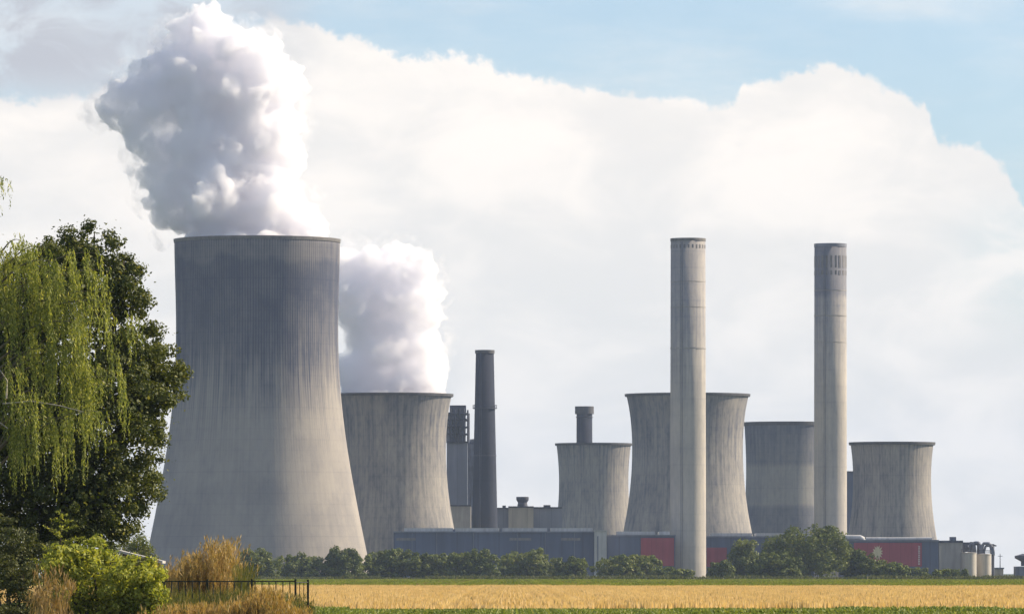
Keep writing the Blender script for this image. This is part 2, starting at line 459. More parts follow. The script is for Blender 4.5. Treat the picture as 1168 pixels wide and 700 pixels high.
def blades(rng, n, step, h, hv, w, lean=0.12):
    p = rng.uniform(-step / 2, step / 2, (n, 2))
    hh = rng.normal(h, hv, n)
    a = rng.uniform(0, 2 * math.pi, n)
    up = np.stack([rng.normal(0, lean, n), rng.normal(0, lean, n), np.ones(n)], 1)
    up = unit(up) * (hh[:, None] / 2)
    c = np.stack([p[:, 0], p[:, 1], np.zeros(n)], 1) + up
    v = np.stack([np.cos(a), np.sin(a), np.zeros(n)], 1) * (w * rng.uniform(0.6, 1.4, n))[:, None]
    return c, up, v

def cat3(*ps): return tuple(np.concatenate([p[i] for p in ps]) for i in range(3))

M['wheat'] = foliage('ripe wheat', (0.74, 0.55, 0.29), (0.52, 0.36, 0.165), (0.26, 0.20, 0.085), trans=0.30, tscale=1.0, stretch=(1.1, 0.045, 1))
M['beet'] = foliage('beet leaves', (0.10, 0.15, 0.025), (0.24, 0.28, 0.06), (0.33, 0.31, 0.10), trans=0.3, tscale=1.0, stretch=(1.2, .1, 1))
M['verge'] = foliage('verge grass', (0.11, 0.15, 0.006), (0.23, 0.26, 0.02), (0.22, 0.18, 0.05), trans=0.3, tscale=1.0, stretch=(.25, .02, 1))
M['margin'] = foliage('margin weeds', (0.045, 0.06, 0.015), (0.09, 0.10, 0.025), (0.13, 0.11, 0.04), trans=0.25, tscale=0.1)
M['straw'] = foliage('dry tall grass', (0.30, 0.205, 0.075), (0.46, 0.33, 0.14), (0.14, 0.14, 0.035), trans=0.3, tscale=1.3)
M['rust'] = foliage('rusty dry weeds', (0.24, 0.16, 0.065), (0.37, 0.26, 0.12), (0.12, 0.10, 0.03), trans=0.3, tscale=1.3)
M['hay'] = foliage('pale dry grass', (0.30, 0.21, 0.075), (0.46, 0.31, 0.12), (0.15, 0.15, 0.04), trans=0.3, tscale=1.3)

rng = np.random.default_rng(11)
# ripe wheat
wp = cat3(blades(rng, 900, 8.0, 0.66, 0.05, 0.05, 0.10), blades(rng, 260, 8.0, 0.74, 0.05, 0.03, 0.15))
field('wheat_field', wp, 8.0, -60, 92, 326, 806, M['wheat'], 5, 'ripe golden wheat field lying in front of the power station', 'wheat')
# root crop in the very foreground: leafy rosettes
def rosettes(rng, n, step, h, r, k):
    c0 = np.stack([rng.uniform(-step / 2, step / 2, n), rng.uniform(-step / 2, step / 2, n), np.zeros(n)], 1)
    c0 = np.repeat(c0, k, 0); m = len(c0)
    a = rng.uniform(0, 2 * math.pi, m); t = rng.uniform(0.25, 1.1, m); hh = h * rng.uniform(0.6, 1.15, m)
    d = np.stack([np.cos(a) * np.sin(t), np.sin(a) * np.sin(t), np.cos(t)], 1)
    c = c0 + d * (r * 0.6) + np.stack([np.zeros(m), np.zeros(m), hh * 0.55], 1)
    u = d * (r * 0.6)
    v = np.stack([-np.sin(a), np.cos(a), np.zeros(m)], 1) * r * 0.38
    return c, u, v
field('beet_field', rosettes(rng, 300, 8.0, 0.47, 0.21, 9), 8.0, -24, 64, 236, 324, M['beet'], 8, 'low green leafy crop along the near edge of the wheat', 'crop')
# green crop between the wheat and the hedge
field('grass_field', blades(rng, 2600, 24.0, 0.42, 0.10, 0.30, 0.3), 24.0, -156, 204, 812, 1796, M['verge'], 9, 'green strip of crop between the wheat and the far trees', 'crop')
# rough uncut margin below the far trees
field('field_margin', blades(rng, 900, 12.0, 1.0, 0.35, 0.30, 0.35), 12.0, -240, 276, 1798, 1846, M['margin'], 12, 'dark uncut margin running along the foot of the far trees', 'margin', 0.5, 1.2)

# ------------------------------------------------------------------ cooling towers
def prof_px(pts, D, n=60):
    """half widths in photograph pixels by row -> smooth (radius, height) profile from ground to rim"""
    pts = sorted(pts, key=lambda p: -p[0])
    ys = np.array([p[0] for p in pts], float); hw = np.array([p[1] for p in pts], float)
    z = EYE - (ys - HY) * S(D); r = hw * S(D)
    deg = min(5, len(pts) - 1)
    k = np.polyfit(z / z.max(), r, deg)
    zz = np.linspace(0, z.max(), n)
    return [(float(np.polyval(k, q / z.max())), float(q)) for q in zz]

def cooling_tower(px, D, pts, mat, label, n=160, rim=(0.55, 0.8), rimmat='rim', rib=0.0, ground_hw=None):
    t = empty('cooling_tower', (X(px, D), D, 0), label, 'cooling tower', 'hyperbolic cooling towers of the power station')
    pr = prof_px(pts, D)
    th = 0.9
    inner = [(r - th, z) for r, z in reversed(pr)]
    MB().lathe(pr + inner, n, closed=True, rib=rib).build('shell', mat, t)
    rt, zt = pr[-1]
    w, h = rim
    MB().lathe([(rt - th - 0.3, zt - h), (rt + w, zt - h), (rt + w + 0.15, zt + 0.25), (rt - th - 0.3, zt + 0.25)], n, closed=True, smooth=False).build('rim', M[rimmat], t)
    return t, rt, zt

DA = 2450.0
towerA, RA, ZA = cooling_tower(293.3, DA, [(274, 94), (300, 93.4), (345, 92.4), (391, 92.4), (430, 93.6), (460, 95.8), (520, 104), (577, 114), (627, 124), (659, 131)],
    M['tower_big'], 'tallest and widest cooling tower, steaming, right behind the leafy trees', n=440, rim=(0.35, 1.0), rimmat='rim_big', rib=0.14)
DB = 2560.0
old = [(450, 70), (466, 66.5), (490, 64), (515, 63.2), (540, 64), (570, 67.2), (605, 73), (658, 83)]
towerB, RB, ZB = cooling_tower(445.5, DB, old, M['tower_old'], 'streaked cooling tower with steam, partly hidden by the tallest tower')
DF = 2780.0
cooling_tower(784.2, DF, old, M['tower_old'], 'streaked cooling tower standing behind the taller pale chimney')
DC = 3000.0
cooling_tower(677.2, DC, [(506, 42.6), (520, 41), (545, 39.6), (570, 40.2), (600, 43), (658, 50)], M['tower_old'], 'small cooling tower with a short dark chimney rising behind its rim')
DE = 2900.0
cooling_tower(896, DE, [(482, 47), (500, 46), (535, 45), (570, 46), (605, 49), (658, 55)], M['tower_band'], 'banded grey cooling tower half hidden by the right hand pale chimney', rim=(0.3, 1.4))
DG = 2520.0
cooling_tower(1017.5, DG, [(505, 47.5), (520, 45.6), (545, 44.4), (570, 45.2), (592, 47.5), (612, 50.6), (658, 58)], M['tower_old'], 'streaked cooling tower at the right end, behind the red hall')

# ------------------------------------------------------------------ chimneys
def chimney(px, D, top, hw0, hw1, mat, label, bands, slots=0, cap=(5, 0.5), group='chimneys of the power station', capmat='rim'):
    s = S(D)
    t = empty('chimney', (X(px, D), D, 0), label, 'chimney', group)
    zt = Z(top, D); r1, r0 = hw1 * s, hw0 * s
    rad = lambda z: r0 + (r1 - r0) * z / zt
    MB().lathe([(r0, 0), (rad(zt / 2), zt / 2), (r1, zt), (r1 - 0.8, zt), (r1 - 0.8, zt - 6)], 72).build('shaft', mat, t)
    h = cap[0] * s
    MB().lathe([(r1 + .02, zt - h), (r1 + cap[1], zt - h), (r1 + cap[1], zt + 0.3), (r1 - 0.5, zt + 0.3), (r1 - 0.5, zt - 0.4)], 72, smooth=False).build('crown', M[capmat], t)
    for y, w, hh in bands:
        z = Z(y, D); r = rad(z)
        g = MB().lathe([(r - 0.1, z), (r + w, z), (r + w, z + hh), (r - 0.1, z + hh)], 72, closed=True, smooth=False)
        if w > 0.7:                                     # gallery with a railing
            for k in range(36):
                a = 2 * math.pi * k / 36
                g.tube([((r + w - .1) * math.cos(a), (r + w - .1) * math.sin(a), z + hh), ((r + w - .1) * math.cos(a), (r + w - .1) * math.sin(a), z + hh + 1.1)], 0.06, 4)
            g.lathe([(r + w - .16, z + hh + 1.05), (r + w - .04, z + hh + 1.05), (r + w - .04, z + hh + 1.17), (r + w - .16, z + hh + 1.17)], 36, closed=True, smooth=False)
            g.build('gallery', M['steel'], t)
        else:
            g.build('hoop', M['beige_b'] if hw1 > 12 else M['steel'], t)
    for y0, y1, k0 in (slots or ()):
        for k in range(k0):
            a = 2 * math.pi * (k + 0.5) / k0
            z0, z1 = Z(y1, D), Z(y0, D); r = rad(z1)
            hwid = math.pi * r / k0 * 0.42
            ca, sa = math.cos(a), math.sin(a)
            vs = []
            for z in (z0, z1):
                for (q, e) in ((-0.2, -hwid), (-0.2, hwid), (0.06, hwid), (0.06, -hwid)):
                    vs.append((ca * (r + q) - sa * e, sa * (r + q) + ca * e, z))
            g = MB(); g.add(vs, [(0, 3, 2, 1), (4, 5, 6, 7), (0, 1, 5, 4), (1, 2, 6, 5), (2, 3, 7, 6), (3, 0, 4, 7)])
            g.build('vent_slot', M['slot'], t)
    # ladder up the shaft
    a = R(-112); g = MB()
    for e in (-0.3, 0.3):
        pts = []
        for z in (2.0, zt / 2, zt - 1):
            r = rad(z) + 0.25; pts.append((r * math.cos(a) - e * math.sin(a), r * math.sin(a) + e * math.cos(a), z))
        g.tube(pts, 0.07, 5)
    g.build('ladder', M['steel_mid'], t)
    return t

chimney(784.8, 2383, 273, 20.6, 19.8, M['chimney_pale'], 'taller pale chimney in front of a cooling tower, between the halls',
        [(322, 0.05, 0.25), (351, 0.06, 0.3), (398, 0.10, 0.5)], slots=((279.5, 283.5, 26),), cap=(2.2, 0.15), capmat='rim_big')
chimney(947.2, 2428, 279, 18.9, 18.3, M['chimney_ribbed'], 'pale chimney with dark slots under its top, behind the big round tree',
        [(332, 0.06, 0.3), (361, 0.08, 0.4), (391, .06, .3)], slots=((292, 306, 22), (309, 314, 22)), cap=(3, 0.12), capmat='hall_b')
chimney(553, 2650, 400, 15.8, 10.2, M['chimney_dark'], 'dark tapering chimney standing alone beside the dark boiler tower',
        [(466, 0.8, 0.4), (520, .15, .4)], cap=(3, 0.35))
chimney(666.6, 3100, 464, 9.3, 9.0, M['chimney_dark'], 'short dark chimney showing above the small cooling tower', [(476, .3, .4)], cap=(8, 0.75))

# ------------------------------------------------------------------ boiler tower and halls
def bx(px0, px1, y0, y1, D, depth, base=None):
    """a box given by its outline as seen from far away, at distance D"""
    z0 = 0.0 if y1 is None else Z(y1, D)
    return MB().box(X(px0, D), X(px1, D), D, D + depth, z0, Z(y0, D))

def shift(o, t):
    o.data.transform(__import__('mathutils').Matrix.Translation(-Vector(t.location))); return o

def part(mb, name, m, t): return shift(mb.build(name, M[m], t), t)

D = 2680
t = empty('boiler_tower', (X(522, D), D + 10, 0), 'dark steel boiler tower with platforms beside the dark chimney', 'tower')
part(bx(509.5, 533, 505, None, D, 20), 'lower_casing', 'hall_b', t)
part(bx(511, 531, 470, 505, D + 1, 17), 'upper_casing', 'steel_mid', t)
part(bx(513, 531.5, 462, 470, D + 1.5, 15), 'top_housing', 'steel', t)
g = MB()
for y in (471, 478, 486, 494, 503):
    g.box(X(509.3, D), X(534, D), D - 1.2, D + 19, Z(y + 1.2, D), Z(y, D))
part(g, 'platform', 'steel', t)
g = MB(); rr = random.Random(4)
for px in (510, 514, 519, 524, 529, 533.6):
    g.tube([(X(px, D), D - 1, Z(505, D)), (X(px, D), D - 1, Z(466 + rr.uniform(-1, 5), D))], 0.35, 6)
for k in range(14):
    y = rr.uniform(468, 500); px = rr.uniform(510, 528)
    g.tube([(X(px, D), D - 1.1, Z(y, D)), (X(px + rr.uniform(3, 6), D), D - 1.1, Z(y + rr.uniform(-5, 5), D))], 0.25, 5)
part(g, 'frame', 'steel', t)
part(bx(533.5, 544, 506, None, D + 2, 14), 'stair_block', 'steel_mid', t)
g = MB(); g.tube([(X(533, D), D + 5, Z(504, D)), (X(543, D), D + 5, Z(503, D))], 1.2, 8)
g.tube([(X(531, D), D + 4, Z(471, D)), (X(534.5, D), D + 4, Z(471, D)), (X(534.5, D), D + 4, Z(505, D))], 0.5, 8)
part(g, 'duct', 'steel_mid', t)

D = 2620
t = empty('filter_house', (X(519, D), D + 10, 0), 'plain grey block at the foot of the boiler tower', 'building')
part(bx(505, 537, 577, None, D, 22), 'wall', 'beige_b', t)
part(MB().box(X(504.6, D), X(537.4, D), D - .6, D + 22.6, Z(577, D), Z(575.6, D)), 'roof', 'steel', t)

D = 2700
t = empty('machine_house', (X(602, D), D + 10, 0), 'beige and grey block with a dark funnel vent on its roof', 'building')
part(bx(566, 580, 580, None, D, 30), 'wall', 'hall_b', t)
part(bx(580, 608.5, 578.5, None, D - 2, 32), 'wall', 'beige', t)
part(bx(608.5, 641, 579.5, None, D + 1, 29), 'wall', 'hall_b', t)
g = MB(); g.box(X(565.6, D), X(580, D), D - .5, D + 30.5, Z(580, D), Z(578.6, D)).box(X(579.7, D), X(608.8, D), D - 2.5, D + 30, Z(578.5, D), Z(577, D)).box(X(608.9, D), X(641, D), D + .5, D + 30, Z(579.5, D), Z(577.8, D))
part(g, 'roof', 'steel', t)
c0 = (X(596, D), D + 8)
g = MB(); g.lathe([(2.2, Z(577, D)), (1.9, Z(572.5, D)), (2.6, Z(569.5, D)), (2.6, Z(566, D)), (2.2, Z(566, D))], 20, cx=c0[0], cy=c0[1], smooth=False, cap1=True)
part(g, 'roof_vent', 'steel', t)
part(MB().box(X(573, D), X(577, D), D + 5, D + 8, Z(578.6, D), Z(576, D)), 'roof_box', 'steel', t)
part(MB().box(X(620, D), X(628, D), D + 5, D + 9, Z(577.8, D), Z(575.4, D)), 'roof_box', 'steel', t)

D = 2330
t = empty('turbine_hall', (X(570, D), D + 20, 0), 'long low blue grey hall with a segmented pale roof edge, behind the hedge', 'building')
part(bx(449, 677.5, 607, None, D, 55), 'wall', 'hall', t)
g = MB()
part(MB().box(X(448.6, D), X(677.6, D), D - .5, D + 55.5, Z(607, D), Z(605.6, D)), 'roof', 'hall_b', t)
for a, b in ((461, 517), (519, 569), (573, 624), (628, 676)):
    part(MB().box(X(a, D), X(b, D), D + 1, D + 30, Z(605.6, D), Z(601.8, D)), 'roof_light', 'roofband', t)
for a in (518, 571, 626):
    part(MB().box(X(a - 1.2, D), X(a + 1.2, D), D + .5, D + 8, Z(605.6, D), Z(603, D)), 'roof_fan', 'steel_mid', t)
part(bx(449.5, 677, 650, None, D - .3, 1), 'plinth', 'hall_b', t)

for a in (470, 498, 540, 590, 622, 655):
    part(MB().tube([(X(a, D), D - .25, 0), (X(a, D), D - .25, Z(607.4, D))], .16, 6), 'downpipe', 'hall_b', t)
for a, b in ((452, 474), (581, 606), (640, 662)):
    part(bx(a, b, 613, 616, D - .12, 1), 'window', 'slot', t)
t = empty('stair_tower', (X(685, D), D + 5, 0), 'narrow pale concrete stair block at the end of the long hall', 'building')
part(bx(677.9, 692, 605.5, None, D - 3, 16), 'wall', 'pale', t)
part(bx(681, 682.6, 611, 652, D - 3.15, 1), 'window', 'hall_b', t)
part(MB().box(X(677.6, D), X(692.3, D), D - 3.4, D + 13.4, Z(605.5, D), Z(604.6, D)), 'roof', 'roofband', t)

D = 2335
t = empty('workshop_hall', (X(731, D), D + 20, 0), 'blue grey hall with a red panelled end, left of the taller chimney', 'building')
part(bx(692.4, 770.3, 611, None, D, 40), 'wall', 'hall', t)
part(bx(731, 769, 613, 645, D - .25, 1), 'red_panel', 'red', t)
part(MB().box(X(692.4, D), X(770.6, D), D - .4, D + 40, Z(611, D), Z(609.4, D)), 'roof', 'hall_b', t)
for a, b in ((704, 747), (752, 764)):
    part(MB().box(X(a, D), X(b, D), D + 2, D + 25, Z(609.4, D), Z(605.6, D)), 'roof_light', 'roofband', t)

D = 2440
t = empty('pump_hall', (X(880, D), D + 20, 0), 'blue grey hall with a small red panel, between the two pale chimneys', 'building')
part(bx(797, 968, 612.5, None, D, 40), 'wall', 'hall', t)
part(bx(806, 829, 624, 646, D - .25, 1), 'red_panel', 'red', t)
part(MB().box(X(796.7, D), X(968.3, D), D - .4, D + 40, Z(612.5, D), Z(611, D)), 'roof', 'hall_b', t)
for a, b in ((812, 858), (863, 900), (905, 925)):
    part(MB().box(X(a, D), X(b, D), D + 2, D + 25, Z(611, D), Z(607.6, D)), 'roof_light', 'roofband', t)

D = 2380
t = empty('red_hall', (X(1015, D), D + 20, 0), 'low hall with a big red wall panel bearing an emblem and white upright lettering', 'building')
part(bx(962, 1070.5, 617, None, D, 38), 'wall', 'hall', t)
part(bx(974, 1051.5, 618.5, 645.5, D - .25, 1), 'red_panel', 'red', t)
part(MB().box(X(961.6, D), X(1070.9, D), D - .5, D + 38.5, Z(617, D), Z(615.2, D)), 'roof', 'hall_b', t)
g = MB(); rr = random.Random(9); vs = []                 # ragged pale emblem: a burst of rays
for k in range(26):
    a = 2 * math.pi * k / 26; q = (1.0 if k % 2 else 0.62) * rr.uniform(.85, 1.05)
    vs.append((X(1001 + 6.8 * q * math.cos(a), D), D - .30, Z(629.5 - 9.0 * q * math.sin(a), D)))
vs += [(x, D - .22, z) for x, y, z in vs]
g.add(vs, [tuple(range(26)), tuple(reversed(range(26, 52)))] + [(k, (k + 1) % 26, 26 + (k + 1) % 26, 26 + k) for k in range(26)])
part(g, 'emblem', 'yellow', t)
g = MB(); y = 622.0
strokes = ['H', 'E', 'I', 'L', 'T', 'H', 'I', 'E']
for ch in range(9):                                   # column of small upright strokes: too far to read
    px = 1048.3
    g.box(X(px - 1.0, D), X(px - 0.45, D), D - .32, D - .26, Z(y + 1.7, D), Z(y, D))
    g.box(X(px + 0.35, D), X(px + 0.9, D), D - .32, D - .26, Z(y + 1.7, D), Z(y, D))
    g.box(X(px - 0.45, D), X(px + 0.35, D), D - .32, D - .26, Z(y + (1.0 if ch % 2 else 1.7), D), Z(y + (0.6 if ch % 2 else 1.2), D))
    y += 2.45
part(g, 'lettering', 'white', t)
g = MB(); g.tube([(X(962, D), D + 6, Z(612.2, D)), (X(982, D), D + 6, Z(612.2, D)), (X(985.5, D), D + 6, Z(614, D)), (X(986.5, D), D + 6, Z(617, D))], 0.9, 10)
g.tube([(X(990, D), D + 14, Z(613.8, D)), (X(1066, D), D + 14, Z(613.8, D))], 0.55, 8)
part(g, 'roof_pipe', 'roofband', t)

D = 3050
t = empty('boiler_house', (X(968, D), D + 10, 0), 'dark upright block squeezed between a pale chimney and the right hand cooling tower', 'building')
part(bx(960, 973.5, 538.5, None, D, 40), 'wall', 'hall', t)
part(MB().box(X(959.6, D), X(973.9, D), D - .5, D + 40.5, Z(538.5, D), Z(537, D)), 'roof', 'steel', t)

D = 2400
t = empty('silo_house', (X(1084, D), D + 10, 0), 'pale beige block with a dark roof, right of the red hall', 'building')
part(bx(1070.9, 1098, 618.5, None, D, 28), 'wall', 'beige_b', t)
part(MB().box(X(1070.5, D), X(1098.4, D), D - .5, D + 28.5, Z(618.5, D), Z(616, D)), 'roof', 'steel', t)
part(MB().box(X(1085, D), X(1091.5, D), D + 4, D + 10, Z(616, D), Z(611.8, D)), 'roof_box', 'steel_mid', t)
part(MB().box(X(1070.9, D), X(1073.6, D), D - .8, D - .02, 0, Z(622, D)), 'pier', 'tank', t)

for i, (px, hw, top, dd, lab) in enumerate(((1106.3, 8.8, 630, -6, 'cream storage tank next to the beige block, left of its twin'), (1123.6, 8.4, 631.5, 2, 'cream storage tank with pipe loops overhead, rightmost of the pair'))):
    DD = D + dd; s = S(DD)
    t = empty('storage_tank', (X(px, DD), DD + 6, 0), lab, 'tank', 'storage tanks at the right end')
    h = Z(top, DD); r = hw * s
    MB().lathe([(r, 0), (r, h), (r * .99, h + .05), (0.3, h + .2)], 40, cap1=True, smooth=False).build('shell', M['tank'], t)
    for z in (h - .25,): MB().lathe([(r - .05, z), (r + .12, z), (r + .12, z + .2), (r - .05, z + .2)], 40, closed=True, smooth=False).build('hoop', M['beige_b'], t)
    g = MB()
    for k in range(24):
        a = 2 * math.pi * k / 24; g.tube([(r * .96 * math.cos(a), r * .96 * math.sin(a), h + .3), (r * .96 * math.cos(a), r * .96 * math.sin(a), h + 1.4)], .05, 4)
    g.lathe([(r * .96 - .06, h + 1.35), (r * .96 + .06, h + 1.35), (r * .96 + .06, h + 1.47), (r * .96 - .06, h + 1.47)], 32, closed=True, smooth=False)
    g.build('railing', M['steel'], t)

D = 2412
t = empty('pipe_bridge', (X(1115, D), D, 0), 'tangle of dark pipe loops on frames above the cream tanks', 'pipework')
g = MB()
for px, top in ((1099.5, 618), (1108, 617.5), (1116, 620), (1132.5, 620)):
    g.tube([(X(px, D), D, 0), (X(px, D), D, Z(top, D))], 0.55, 6)
g.box(X(1098, D), X(1118, D), D - 1, D + 1, Z(621.5, D), Z(618, D)); g.box(X(1098.5, D), X(1104, D), D - 1.5, D + 1.5, Z(629, D), Z(619, D))
part(g, 'frame', 'steel', t)
g = MB()
def arch(x0, x1, yb, yt, rad):
    pts = []
    for k in range(13):
        a = math.pi * k / 12
        pts.append((X((x0 + x1) / 2 - (x1 - x0) / 2 * math.cos(a), D), D - 1.3, Z(yb - (yb - yt) * min(1, 1.25 * math.sin(a)), D)))
    g.tube(pts, rad, 8)
arch(1105, 1112, 632, 620, .5); arch(1109, 1118, 631, 618.5, .55); arch(1119, 1131, 632, 619.5, .6); arch(1122, 1133.4, 633, 622, .45)
part(g, 'pipe', 'steel_mid', t)
part(MB().tube([(X(1130, D), D, Z(621, D)), (X(1136.5, D), D, Z(622, D))], .3, 6), 'arm', 'steel', t)

D = 2500
t = empty('gatehouse', (X(1139, D), D + 3, 0), 'tiny pale hut standing alone at the far right', 'building')
part(bx(1134, 1144.5, 648.5, None, D, 6), 'wall', 'beige', t)
part(MB().box(X(1133.5, D), X(1145.3, D), D - .5, D + 6.5, Z(648.5, D), Z(646.8, D)), 'roof', 'steel_mid', t)
t = empty('mast', (X(1142.8, D), D + 9, 0), 'thin mast behind the tiny pale hut', 'mast')
g = MB(); g.tube([(0, 0, 0), (0, 0, Z(631, D))], [.28, .12], 6); g.build('pole', M['steel_mid'], t)
g = MB(); g.box(-.9, .9, -.15, .15, Z(634, D), Z(633.4, D)); g.build('crossarm', M['steel_mid'], t)
D = 2450
t = empty('hopper', (X(1169, D), D + 6, 0), 'dark hopper and shed cut off by the right edge', 'hopper')
part(bx(1159, 1182, 645.5, None, D, 12), 'shed', 'steel_mid', t)
g = MB(); g.lathe([(1.0, Z(645, D)), (1.0, Z(640, D)), (3.4, Z(636, D)), (3.4, Z(633.5, D)), (.4, Z(631, D))], 16, cx=X(1169, D), cy=D + 6, smooth=False, cap1=True)
part(g, 'funnel', 'steel', t)

# ------------------------------------------------------------------ steam
def plume(name, lobes, D, zr, rr_, axis_px, voxel, dens, label, seed, exempt=(), ring=None, aniso=0.2, wisps=(), core=(0.33, 0.60)):
    rng = random.Random(seed); s = S(D); x0 = X(axis_px, D)
    sph = []
    def fit(x, y, z, r, free):
        """steam above the rim may overhang it, but does not pass through the shell"""
        rad = math.hypot(x - x0, y - D)
        if not free and z - r < zr + 0.6 and rad + r > rr_ * 0.96: z = zr + 0.6 + r
        return (x, y, z, r)
    for i, (px, py, pr, dy) in enumerate(lobes):
        free = i in exempt
        x, y, z, r = fit(X(px, D), D + dy * s, Z(py, D), pr * s, free)
        sph.append((x, y, z, r * 0.98))
        for k in range(12):
            d = Vector((rng.gauss(0, 1), rng.gauss(0, 1), rng.gauss(0, 1))).normalized()
            q = r * rng.uniform(0.26, 0.55)
            c = fit(x + d.x * (r - .45 * q), y + d.y * (r - .45 * q), z + d.z * (r - .45 * q), q, free)
            sph.append(c)
            for kk in range(5):
                e = (Vector((rng.gauss(0, 1), rng.gauss(0, 1), rng.gauss(0, 1))) + d * 1.0).normalized()
                qq = q * rng.uniform(0.25, 0.45)
                if qq < voxel * 1.2: continue
                sph.append(fit(c[0] + e.x * (q - .3 * qq), c[1] + e.y * (q - .3 * qq), c[2] + e.z * (q - .3 * qq), qq, free))
    if ring:
        for k in range(26):
            a = 2 * math.pi * k / 26 + rng.uniform(-.08, .08)
            q = rr_ * 0.17 * rng.uniform(.8, 1.1)
            sph.append((x0 + math.cos(a) * rr_ * .76, D + math.sin(a) * rr_ * .76, zr - q * .2, q))
        for k in range(10):
            a = 2 * math.pi * k / 10; sph.append((x0 + math.cos(a) * rr_ * .42, D + math.sin(a) * rr_ * .42, zr + rr_ * .05, rr_ * .36))
    bm = bmesh.new(); bmesh.ops.create_icosphere(bm, subdivisions=2, radius=1.0)
    bv = np.array([v.co[:] for v in bm.verts]); bf = np.array([[v.index for v in f.verts] for f in bm.faces]); bm.free()
    V = np.concatenate([bv * q[3] + np.array([q[0] - x0, q[1] - D, q[2] - zr]) for q in sph])
    Fc = np.concatenate([bf + i * len(bv) for i in range(len(sph))])
    me = bpy.data.meshes.new(name); me.from_pydata(V.tolist(), [], Fc.tolist())
    tmp = bpy.data.objects.new(name + '_tmp', me); C.objects.link(tmp)
    md = tmp.modifiers.new('r', 'REMESH'); md.mode = 'VOXEL'; md.voxel_size = voxel; md.adaptivity = 0.0
    for (size, st) in ((13.0, 7.5), (5.0, 3.4), (1.9, 1.4)):
        tx = bpy.data.textures.new('billow', 'CLOUDS'); tx.noise_scale = size; tx.noise_depth = 3
        dm = tmp.modifiers.new('d', 'DISPLACE'); dm.texture = tx; dm.strength = st; dm.mid_level = 0.58; dm.texture_coords = 'LOCAL'
    md = tmp.modifiers.new('r2', 'REMESH'); md.mode = 'VOXEL'; md.voxel_size = voxel
    sm = tmp.modifiers.new('s', 'SMOOTH'); sm.iterations = 1; sm.factor = 0.4
    dg = bpy.context.evaluated_depsgraph_get(); ev = tmp.evaluated_get(dg)
    res = bpy.data.meshes.new_from_object(ev, depsgraph=dg)
    bpy.data.objects.remove(tmp)
    res.materials.clear(); res.materials.append(steam(name + ' vapour', dens, aniso=aniso, lo=core[0], hi=core[1]))
    res.polygons.foreach_set('use_smooth', [True] * len(res.polygons))
    o = bpy.data.objects.new(name, res); o.location = (x0, D, zr); link(o)
    if wisps:
        bm = bmesh.new(); bmesh.ops.create_icosphere(bm, subdivisions=3, radius=1.0); bm.verts.ensure_lookup_table()
        q0 = [v.co.copy() for v in bm.verts]; f0 = [[v.index for v in f.verts] for f in bm.faces]; bm.free()
        wmat = steam(name + ' thin veil', 0.10, aniso=aniso, scale=0.16, lo=0.46, hi=0.72, rate=0.3)
        for px, py, ax, az_, dy in wisps:
            g = MB()
            for k in range(5):
                fx, fz, fr = (rng.uniform(-.35, .35), rng.uniform(-.35, .35), rng.uniform(.5, .8)) if k else (0, 0, .85)
                g.add([((X(px, D) - x0) + (fx * ax + q.x * ax * fr) * s, dy * s + q.y * (ax + az_) * .5 * fr * s, Z(py, D) - zr + (fz * az_ + q.z * az_ * fr) * s) for q in q0], f0, True)
            wm = g.build('wisp', wmat, o)
            md = wm.modifiers.new('r', 'REMESH'); md.mode = 'VOXEL'; md.voxel_size = 1.0; md.use_smooth_shade = True
            tx = bpy.data.textures.get('ragged') or bpy.data.textures.new('ragged', 'CLOUDS'); tx.noise_scale = 6.0; tx.noise_depth = 4
            dm = wm.modifiers.new('d', 'DISPLACE'); dm.texture = tx; dm.strength = 11.0; dm.mid_level = .62; dm.texture_coords = 'LOCAL'
            md = wm.modifiers.new('r2', 'REMESH'); md.mode = 'VOXEL'; md.voxel_size = 1.0; md.use_smooth_shade = True
    return tag(o, label, 'steam', 'steam plumes of the cooling towers')

lobA = [(240, 258, 40, 0), (292, 250, 52, 10), (338, 258, 34, -10), (310, 235, 40, -30), (255, 240, 42, -35),
        (303, 212, 44, 0), (312, 180, 36, 10), (255, 205, 46, -15), (210, 235, 34, 5), (184, 246, 15, 10), (188, 236, 13, 20), (188, 225, 22, -10), (170, 205, 16, 0),
        (312, 140, 34, 20), (285, 150, 48, 0), (235, 160, 46, -10), (195, 175, 32, 10), (168, 165, 20, -5),
        (312, 98, 34, 15), (278, 95, 48, 0), (230, 105, 48, -10), (182, 115, 36, 0), (142, 112, 24, 10), (122, 118, 15, 5), (128, 138, 14, -5), (150, 140, 22, 0),
        (250, 55, 40, 0), (215, 60, 36, 10), (290, 68, 36, -5), (178, 82, 28, 0), (242, 30, 24, 0), (228, 24, 18, -8), (255, 36, 22, 10), (157, 88, 16, 0)]
plume('steam_plume', lobA, DA, ZA, RA, 293.3, 0.6, 0.42, 'huge billowing steam plume rising from the tallest cooling tower', 5, exempt=(9, 10, 11, 12), ring=True,
      wisps=((180, 262, 20, 34, 20), (165, 222, 26, 34, 0), (122, 125, 36, 40, 0), (156, 175, 30, 36, 0), (150, 85, 34, 32, 5), (195, 40, 40, 34, 0), (345, 150, 18, 60, 0), (350, 235, 26, 34, 0), (295, 45, 40, 34, 0)))
lobB = [(420, 430, 40, 0), (470, 430, 36, 0), (495, 428, 18, -5), (440, 395, 44, 0), (480, 395, 30, -5), (497, 395, 15, 0), (505, 412, 10, 0),
        (420, 350, 46, 10), (465, 355, 38, 0), (485, 340, 22, -5), (400, 320, 34, 0), (440, 315, 32, 0), (468, 315, 28, 0), (455, 300, 22, 0), (482, 318, 16, 5), (385, 300, 24, 0), (410, 300, 16, 0)]
